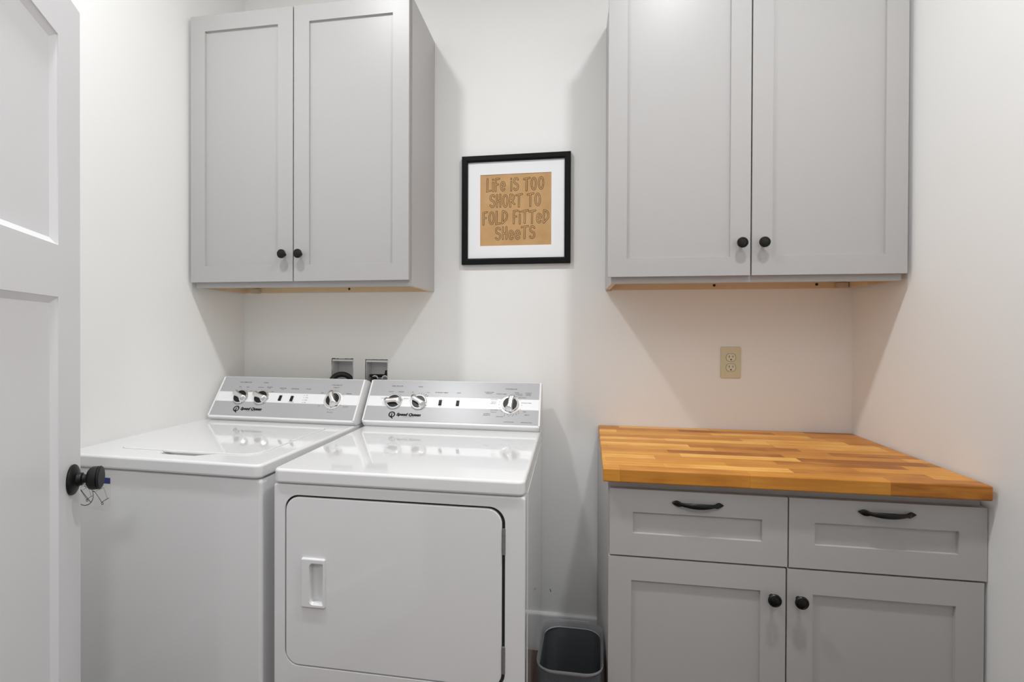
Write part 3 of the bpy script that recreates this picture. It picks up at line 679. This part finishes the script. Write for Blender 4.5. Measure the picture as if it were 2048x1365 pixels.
# instruction film with hand-truck pictograms, and a bit of blue tape, on the washer front
inv = (Matrix.Translation((PXw, PYw, 0)) @ Matrix.Rotation(R(-2.0), 4, 'Z')).inverted()
SF = FACE_Y.copy(); ysf = wyf + 0.010
ox = inv @ Vector((-1.2250, -0.80, 0.0))
def onfront(dx, z, h=0.0004): return SF @ Matrix.Identity(4) if False else Matrix(((1, 0, 0, ox.x + dx), (0, 0, -1, ysf - h), (0, 1, 0, z), (0, 0, 0, 1)))
st = obj('instruction_sticker', merge(bmesh.new(), boxbm(-0.135, 0.0, -0.053, 0.042, 0, 0.0002), onfront(0, 0.8180, 0)), M_film, t, 0)
st['label'] = 'clear film with hand truck pictograms'
def truck(bm, x, z, s=1.0):
    P = lambda pts: [(x + a * s, z + c * s) for a, c in pts]
    merge(bm, stroke_bm(P([(-0.0305, 0.0300), (-0.0250, 0.0285), (-0.0225, 0.0265), (0.0, 0.0)]), 0.0007 * s), onfront(0, 0)); merge(bm, stroke_bm(P([(-0.0305, 0.0300), (-0.0260, 0.0290)]), 0.0012 * s), onfront(0, 0))
    merge(bm, stroke_bm(P([(0.0, 0.0), (0.0120, 0.0075), (0.0240, 0.0140)]), 0.0007 * s), onfront(0, 0))
    c = [(0.0015 + 0.0033 * math.cos(2 * PI * k / 14), -0.0035 + 0.0033 * math.sin(2 * PI * k / 14)) for k in range(15)]
    merge(bm, stroke_bm(P(c), 0.0008 * s), onfront(0, 0))
    merge(bm, stroke_bm(P([(-0.0215, 0.0300), (0.0060, 0.0430)]), 0.00035 * s), onfront(0, 0)); merge(bm, stroke_bm(P([(0.0060, 0.0430), (0.0190, 0.0120)]), 0.00035 * s), onfront(0, 0))
    merge(bm, stroke_bm(P([(-0.0250, 0.0360), (-0.0235, 0.0420), (-0.0050, 0.0480)]), 0.00035 * s), onfront(0, 0)); merge(bm, stroke_bm(P([(-0.0100, 0.0455), (-0.0050, 0.0440), (-0.0025, 0.0400)]), 0.0010 * s), onfront(0, 0))
b = bmesh.new()
truck(b, -0.0300, 0.7860); truck(b, -0.0830, 0.7905, 0.85)
cx, cz = -0.0925, 0.8035
merge(b, stroke_bm([(cx + 0.0325 * math.cos(2 * PI * k / 40), cz + 0.0310 * math.sin(2 * PI * k / 40)) for k in range(41)], 0.0009), onfront(0, 0))
merge(b, stroke_bm([(cx - 0.021, cz + 0.023), (cx + 0.024, cz - 0.021)], 0.0009), onfront(0, 0))
obj('pictogram', b, M_ink, st, 0)
tp = obj('tape', merge(bmesh.new(), boxbm(-0.060, -0.001, -0.0085, 0.0085, 0, 0.0004), onfront(0, 0.8495, 0.0003)), M_blue, t, 0)
tp['label'] = 'strip of blue tape'

# ================================================================== THINGS ON THE WALL
# framed print
px0, px1, pz0, pz1 = -0.3620, 0.0780, 1.5533, 1.9947
t = thing('framed_print', 'square black framed print with outlined lettering hanging on the back wall between the wall cabinets', 'picture', ((px0 + px1) / 2, -0.001, pz0))
fw = 0.0245; yfr = -0.0185
b = bmesh.new()
prof = [(0, 0), (0, 0.0165), (0.002, 0.0180), (0.018, 0.0180), (fw, 0.0145), (fw, 0.004), (fw - 0.004, 0.004), (fw - 0.004, 0)]     # (inwards, out)
loops = []
for d, o in prof: loops.append([Vector((px0 + d, -0.001 - o, pz0 + d)), Vector((px1 - d, -0.001 - o, pz0 + d)), Vector((px1 - d, -0.001 - o, pz1 - d)), Vector((px0 + d, -0.001 - o, pz1 - d))])
loops.append(loops[0])
vs = [[b.verts.new(p) for p in l] for l in loops[:-1]]; vs.append(vs[0])
for a, c in zip(vs, vs[1:]):
    for k in range(4): b.faces.new((a[k], a[(k + 1) % 4], c[(k + 1) % 4], c[k]))
bmesh.ops.recalc_face_normals(b, faces=b.faces)
obj('frame', b, M_frame, t, 20)
kx0, kx1, kz0, kz1 = -0.2868, 0.0014, 1.6290, 1.9186
obj('mat_board', rect_ring((px0 + fw - 0.003, px1 - fw + 0.003, pz0 + fw - 0.003, pz1 - fw + 0.003), (kx0, kx1, kz0, kz1), -0.0085, -0.0065), M_matw, t, 0)
obj('kraft_print', boxbm(kx0 - 0.004, kx1 + 0.004, -0.0065, -0.0055, kz0 - 0.004, kz1 + 0.004), M_kraft, t, 0)
# hand-drawn outlined capitals: strokes in a unit box (width, [polylines])
def arc(cx, cy, rx, ry, a0, a1, n=14): return [(cx + rx * math.cos(R(a0 + (a1 - a0) * k / n)), cy + ry * math.sin(R(a0 + (a1 - a0) * k / n))) for k in range(n + 1)]
GL = {
    'L': (0.42, [[(0.06, 1), (0.03, 0.02), (0.40, 0.06)]]),
    'i': (0.12, [[(0.06, 0.70), (0.06, 0.0)], [(0.05, 0.95), (0.06, 0.93)]]),
    'F': (0.42, [[(0.06, 0.96), (0.05, 0.0)], [(0.06, 0.96), (0.42, 1.0)], [(0.06, 0.52), (0.30, 0.53)]]),
    'e': (0.46, [arc(0.23, 0.36, 0.20, 0.34, 8, 320, 20), [(0.05, 0.34), (0.43, 0.40)]]),
    'S': (0.52, [arc(0.28, 0.75, 0.21, 0.23, 25, 250, 12) + arc(0.26, 0.27, 0.22, 0.25, 85, -150, 14)]),
    'T': (0.56, [[(0.0, 0.92), (0.58, 1.0)], [(0.28, 0.96), (0.26, 0.0)]]),
    'O': (0.58, [arc(0.29, 0.5, 0.23, 0.46, 90, 450, 26)]),
    'H': (0.46, [[(0.06, 0.96), (0.05, 0.0)], [(0.40, 0.98), (0.40, 0.0)], [(0.06, 0.42), (0.40, 0.50)]]),
    'R': (0.50, [[(0.06, 0.97), (0.05, 0.0)], [(0.06, 0.97)] + arc(0.20, 0.74, 0.22, 0.23, 80, -90, 10) + [(0.06, 0.50)], [(0.14, 0.50), (0.48, 0.20)]]),
    'D': (0.56, [[(0.06, 0.02), (0.09, 0.98)], [(0.09, 0.97)] + arc(0.12, 0.58, 0.40, 0.39, 80, -55, 12) + [(0.06, 0.02)]]),
}
LINES = [('LiFe iS TOO', 1.8755, -0.2595, -0.0285, 0.0500), ('SHORT TO', 1.8110, -0.2475, -0.0415, 0.0500), ('FOLD FiTTeD', 1.7430, -0.2755, -0.0085, 0.0510), ('SHeeTS', 1.6795, -0.2245, -0.0640, 0.0490)]
ob, fb = bmesh.new(), bmesh.new()
random.seed(5)
for body, zc, xa, xb, hgt in LINES:
    adv = 0.17; space = 0.42
    tot = sum((space if ch == ' ' else GL[ch][0] + adv) for ch in body) - adv
    k = (xb - xa) / tot; x = xa
    for ch in body:
        if ch == ' ': x += space * k; continue
        dz = random.uniform(-0.0015, 0.0015)
        for q_, pl in enumerate(GL[ch][1]):
            e_ = q_ * 2e-5
            pts = [(x + p[0] * k, zc - hgt / 2 + dz + p[1] * hgt) for p in pl]
            merge(ob, stroke_bm(pts, 0.0037, 0.0, 14), Matrix(((1, 0, 0, 0), (0, 0, -1, -0.0067 - e_), (0, 1, 0, 0), (0, 0, 0, 1))))
            merge(fb, stroke_bm(pts, 0.0020, 0.0, 14), Matrix(((1, 0, 0, 0), (0, 0, -1, -0.0069 - e_), (0, 1, 0, 0), (0, 0, 0, 1))))
        x += (GL[ch][0] + adv) * k
M_brownink = mat('brown_ink', (0.035, 0.014, 0.006), 0.8, spec=0.1)
obj('letter_outline', ob, M_brownink, t, 0); obj('letter_fill', fb, M_kraft, t, 0)

# duplex outlet
t = thing('wall_outlet', 'ivory duplex power outlet on the back wall above the counter', 'outlet', (0.6790, -0.001, 1.1665))
cx, cz = 0.6790, 1.1662
obj('cover_plate', prism(rr(cx - 0.036, cx + 0.036, cz - 0.0592, cz + 0.0592, 0.0042, 4), -0.0060, -0.0005, 'y', 0.0025, 3, True), M_beige, t)
for dz in (0.0192, -0.0188):
    poly = [(cx + 0.0172 * math.cos(a), cz + dz + max(-0.0140, min(0.0140, 0.0172 * math.sin(a)))) for a in [2 * PI * (k + 0.5) / 64 for k in range(64)]]
    s_ = obj('socket', prism(poly, -0.0072, -0.004, 'y', 0.0006, 1, True), M_beige2, t)
    big = [(cx + (x - cx) * 1.06, cz + dz + (z - cz - dz) * 1.06) for x, z in poly]
    obj('socket_gap', prism(big, -0.00625, -0.0040, 'y'), M_slot, s_)
    b = bmesh.new()
    add_box(b, cx - 0.0074, cx - 0.0054, -0.0074, -0.0060, cz + dz - 0.0005, cz + dz + 0.0080); add_box(b, cx + 0.0054, cx + 0.0074, -0.0074, -0.0060, cz + dz + 0.0005, cz + dz + 0.0075)
    merge(b, lathe([(0, 0), (0.0026, 0), (0.0026, 0.0012), (0, 0.0012)], 16), at_face(cx, -0.0062, cz + dz - 0.0078))
    obj('slots', b, M_slot, s_)
obj('screw', merge(bmesh.new(), lathe([(0, 0), (0.0026, 0), (0.0020, 0.0012), (0, 0.0014)], 14), at_face(cx, -0.0060, cz)), M_beige, t)

# recessed plumbing boxes with hose and valves
def recess(label, x0, x1, z0, z1, depth):
    th = 0.002
    b = bmesh.new()
    add_box(b, x0, x0 + th, 0.001, depth, z0, z1); add_box(b, x1 - th, x1, 0.001, depth, z0, z1)
    add_box(b, x0 + th, x1 - th, 0.001, depth, z1 - th, z1); add_box(b, x0 + th, x1 - th, 0.001, depth, z0, z0 + th)
    add_box(b, x0 + th, x1 - th, depth - th, depth, z0 + th, z1 - th)
    add_box(b, x0 + th, x1 - th, 0.0006, 0.004, z1 - 0.008, z1 - th)
    t = thing('outlet_box', label, 'plumbing box', ((x0 + x1) / 2, 0.0, z0), 'laundry outlet boxes')
    obj('shell', b, M_boxp, t, 0)
    obj('cut_gap_shade', rect_ring((x0 - 0.006, x1 + 0.004, z0 - 0.004, z1 + 0.006), (x0 - 0.0002, x1 + 0.0002, z0 - 0.0002, z1 + 0.0002), 0.0035, 0.012), M_gap, t, 0); return t  # dark ring: shade coloured into the cut edge round the box
recess('left recessed plumbing box in the wall, holding the black drain hose', *HOLES[0][:2], HOLES[0][2] + 0.001, HOLES[0][3], 0.062)
vb = recess('right recessed plumbing box in the wall, holding the water valves', *HOLES[1][:2], HOLES[1][2] + 0.001, HOLES[1][3], 0.062)
bar = bmesh.new(); merge(bar, tube([(-0.775, 0.030, 1.087), (-0.692, 0.030, 1.087)], 0.0065, 12))
merge(bar, boxbm(-0.7055, -0.6925, 0.018, 0.034, 1.087, 1.104, 0.003)); merge(bar, boxbm(-0.703, -0.696, 0.016, 0.036, 1.102, 1.112, 0.003))
obj('valve_lever', bar, M_blackm, vb)
for vx in (-0.7455, -0.7010):
    b = tube([(vx, 0.030, 0.965), (vx, 0.030, 1.070)], 0.008, 12); obj('valve_pipe', b, M_steel, vb)
    pts = [(vx + 0.0125 * math.cos(R(a)), 0.012, 1.076 + 0.0125 * math.sin(R(a))) for a in range(0, 181, 12)]
    obj('fitting', tube(pts, 0.0024, 10), M_plast, vb)
    b = merge(bmesh.new(), lathe([(0, 0), (0.0105, 0), (0.0105, 0.018), (0, 0.018)], 20), at_face(vx, 0.03, 1.076)); obj('coupling', b, M_steel, vb)
pts = []
hcx, hcz, hr = -0.888, 1.0570, 0.037
for a in range(200, -1, -8): pts.append((hcx + hr * math.cos(R(a)) * 1.05, -0.036 + 0.05 * (200 - a) / 200, hcz + hr * math.sin(R(a))))
pts = [(hcx - 0.05, -0.036, 0.55), (hcx - 0.045, -0.036, 0.95)] + pts + [(hcx + hr * 1.05, 0.03, 1.02), (hcx + hr * 1.05, 0.04, 0.972)]
tag(obj('drain_hose', tube(pts, 0.0115, 14), M_rub), 'black drain hose arching behind the washer into the left wall box', 'hose')
pts = [(-0.7455, 0.018, 1.074), (-0.7455, -0.010, 1.077), (-0.741, -0.026, 1.072), (-0.735, -0.034, 1.055), (-0.728, -0.038, 1.02), (-0.722, -0.040, 0.94), (-0.716, -0.042, 0.70), (-0.712, -0.042, 0.40)]
tag(obj('supply_hose', tube(pts, 0.0095, 12), M_rub), 'black water supply hose dropping between the washer and the dryer consoles', 'hose')

# ================================================================== WASTE BIN between dryer and cabinet
t = thing('waste_bin', 'slim grey plastic waste bin standing between the dryer and the base cabinet', 'bin', (0.083, -0.53, 0))
RIMZ = 0.350
def ring(w, d, r, z, n=8, skew=-0.010):
    return [Vector((0.086 + x + (y / 0.14) * 0.007, -0.525 + y, z)) for x, y in rr(-w, w, -d, d, r, n)]
W_, D_ = 0.0930, 0.1280
outer = [ring(W_ * 0.80, D_ * 0.84, 0.030, 0.0), ring(W_ * 0.81, D_ * 0.85, 0.032, 0.008), ring(W_ * 0.955, D_ * 0.965, 0.040, RIMZ - 0.030), ring(W_ * 0.968, D_ * 0.976, 0.048, RIMZ - 0.0125)]
inner = [ring(W_ * 0.960, D_ * 0.970, 0.048, RIMZ - 0.0135), ring(W_ * 0.938, D_ * 0.954, 0.047, RIMZ - 0.027)]
zr = RIMZ - 0.05
while zr > 0.03:                      # fine ribs down the inside
    q = zr / RIMZ
    inner.append(ring(W_ * (0.79 + 0.145 * q), D_ * (0.83 + 0.12 * q), 0.037, zr)); inner.append(ring(W_ * (0.79 + 0.145 * q) - 0.0010, D_ * (0.83 + 0.12 * q) - 0.0010, 0.037, zr - 0.004)); zr -= 0.009
inner.append(ring(W_ * 0.77, D_ * 0.82, 0.028, 0.012))
obj('bin_body', loft(outer + inner), M_bin, t)
prof = [(0.962, RIMZ - 0.0075), (0.998, RIMZ - 0.0075), (1.004, RIMZ - 0.003), (0.996, RIMZ), (0.985, RIMZ - 0.0012), (0.955, RIMZ - 0.011), (0.932, RIMZ - 0.022), (0.940, RIMZ - 0.024)]
loops = [ring(W_ * q, D_ * (1 - (1 - q) * 0.75), 0.050, z, 10) for q, z in prof]; loops.append(loops[0])
b = bmesh.new(); vs = [[b.verts.new(p) for p in l] for l in loops[:-1]]; vs.append(vs[0]); n = len(vs[0])
for a, c in zip(vs, vs[1:]):
    for k in range(n): b.faces.new((a[k], a[(k + 1) % n], c[(k + 1) % n], c[k]))
bmesh.ops.recalc_face_normals(b, faces=b.faces)
obj('rim', b, M_binrim, t, 50)
prof = [(0.934, RIMZ - 0.0235), (0.938, RIMZ - 0.0210), (0.928, RIMZ - 0.0195), (0.922, RIMZ - 0.0220)]
loops = [ring(W_ * q, D_ * (1 - (1 - q) * 0.75), 0.050, z, 10) for q, z in prof]; loops.append(loops[0])
b = bmesh.new(); vs = [[b.verts.new(p) for p in l] for l in loops[:-1]]; vs.append(vs[0]); n = len(vs[0])
for a, c in zip(vs, vs[1:]):
    for k in range(n): b.faces.new((a[k], a[(k + 1) % n], c[(k + 1) % n], c[k]))
bmesh.ops.recalc_face_normals(b, faces=b.faces)
obj('inner_lip', b, mat('pale_grey_plastic', (0.5, 0.5, 0.52), 0.3), t, 50)

# ================================================================== CEILING LAMPS (above the frame) AND ADDED HALL FILL
for k, (x, y) in enumerate(LAMPS):
    t = thing('recessed_light', ('round recessed ceiling light above the washer side of the room', 'round recessed ceiling light above the counter side of the room')[k], 'ceiling light', (x, y, CEIL), 'ceiling lights')
    b = lathe([(0.078, -0.001), (0.095, -0.001), (0.095, -0.005), (0.082, -0.010), (0.078, -0.010)], 40)
    obj('trim_ring', merge(bmesh.new(), b, Matrix.Translation((x, y, CEIL))), M_trim, t)
    obj('lens', merge(bmesh.new(), lathe([(0, -0.001), (0.078, -0.001), (0.078, -0.006), (0, -0.006)], 40), Matrix.Translation((x, y, CEIL))), M_lamp, t)
t = thing('added_hall_fill', 'added round fill light in the unseen hallway behind the camera', 'ceiling light', (0.1, -2.75, 2.44))  # unseen fixture added to carry the fill from behind the camera
obj('lens', merge(bmesh.new(), lathe([(0, -0.001), (0.20, -0.001), (0.20, -0.005), (0, -0.005)], 40), Matrix.Translation((0.1, -2.75, 2.44))), M_lamp, t)

for o in LOCALS:
    if '_local' in o: del o['_local']
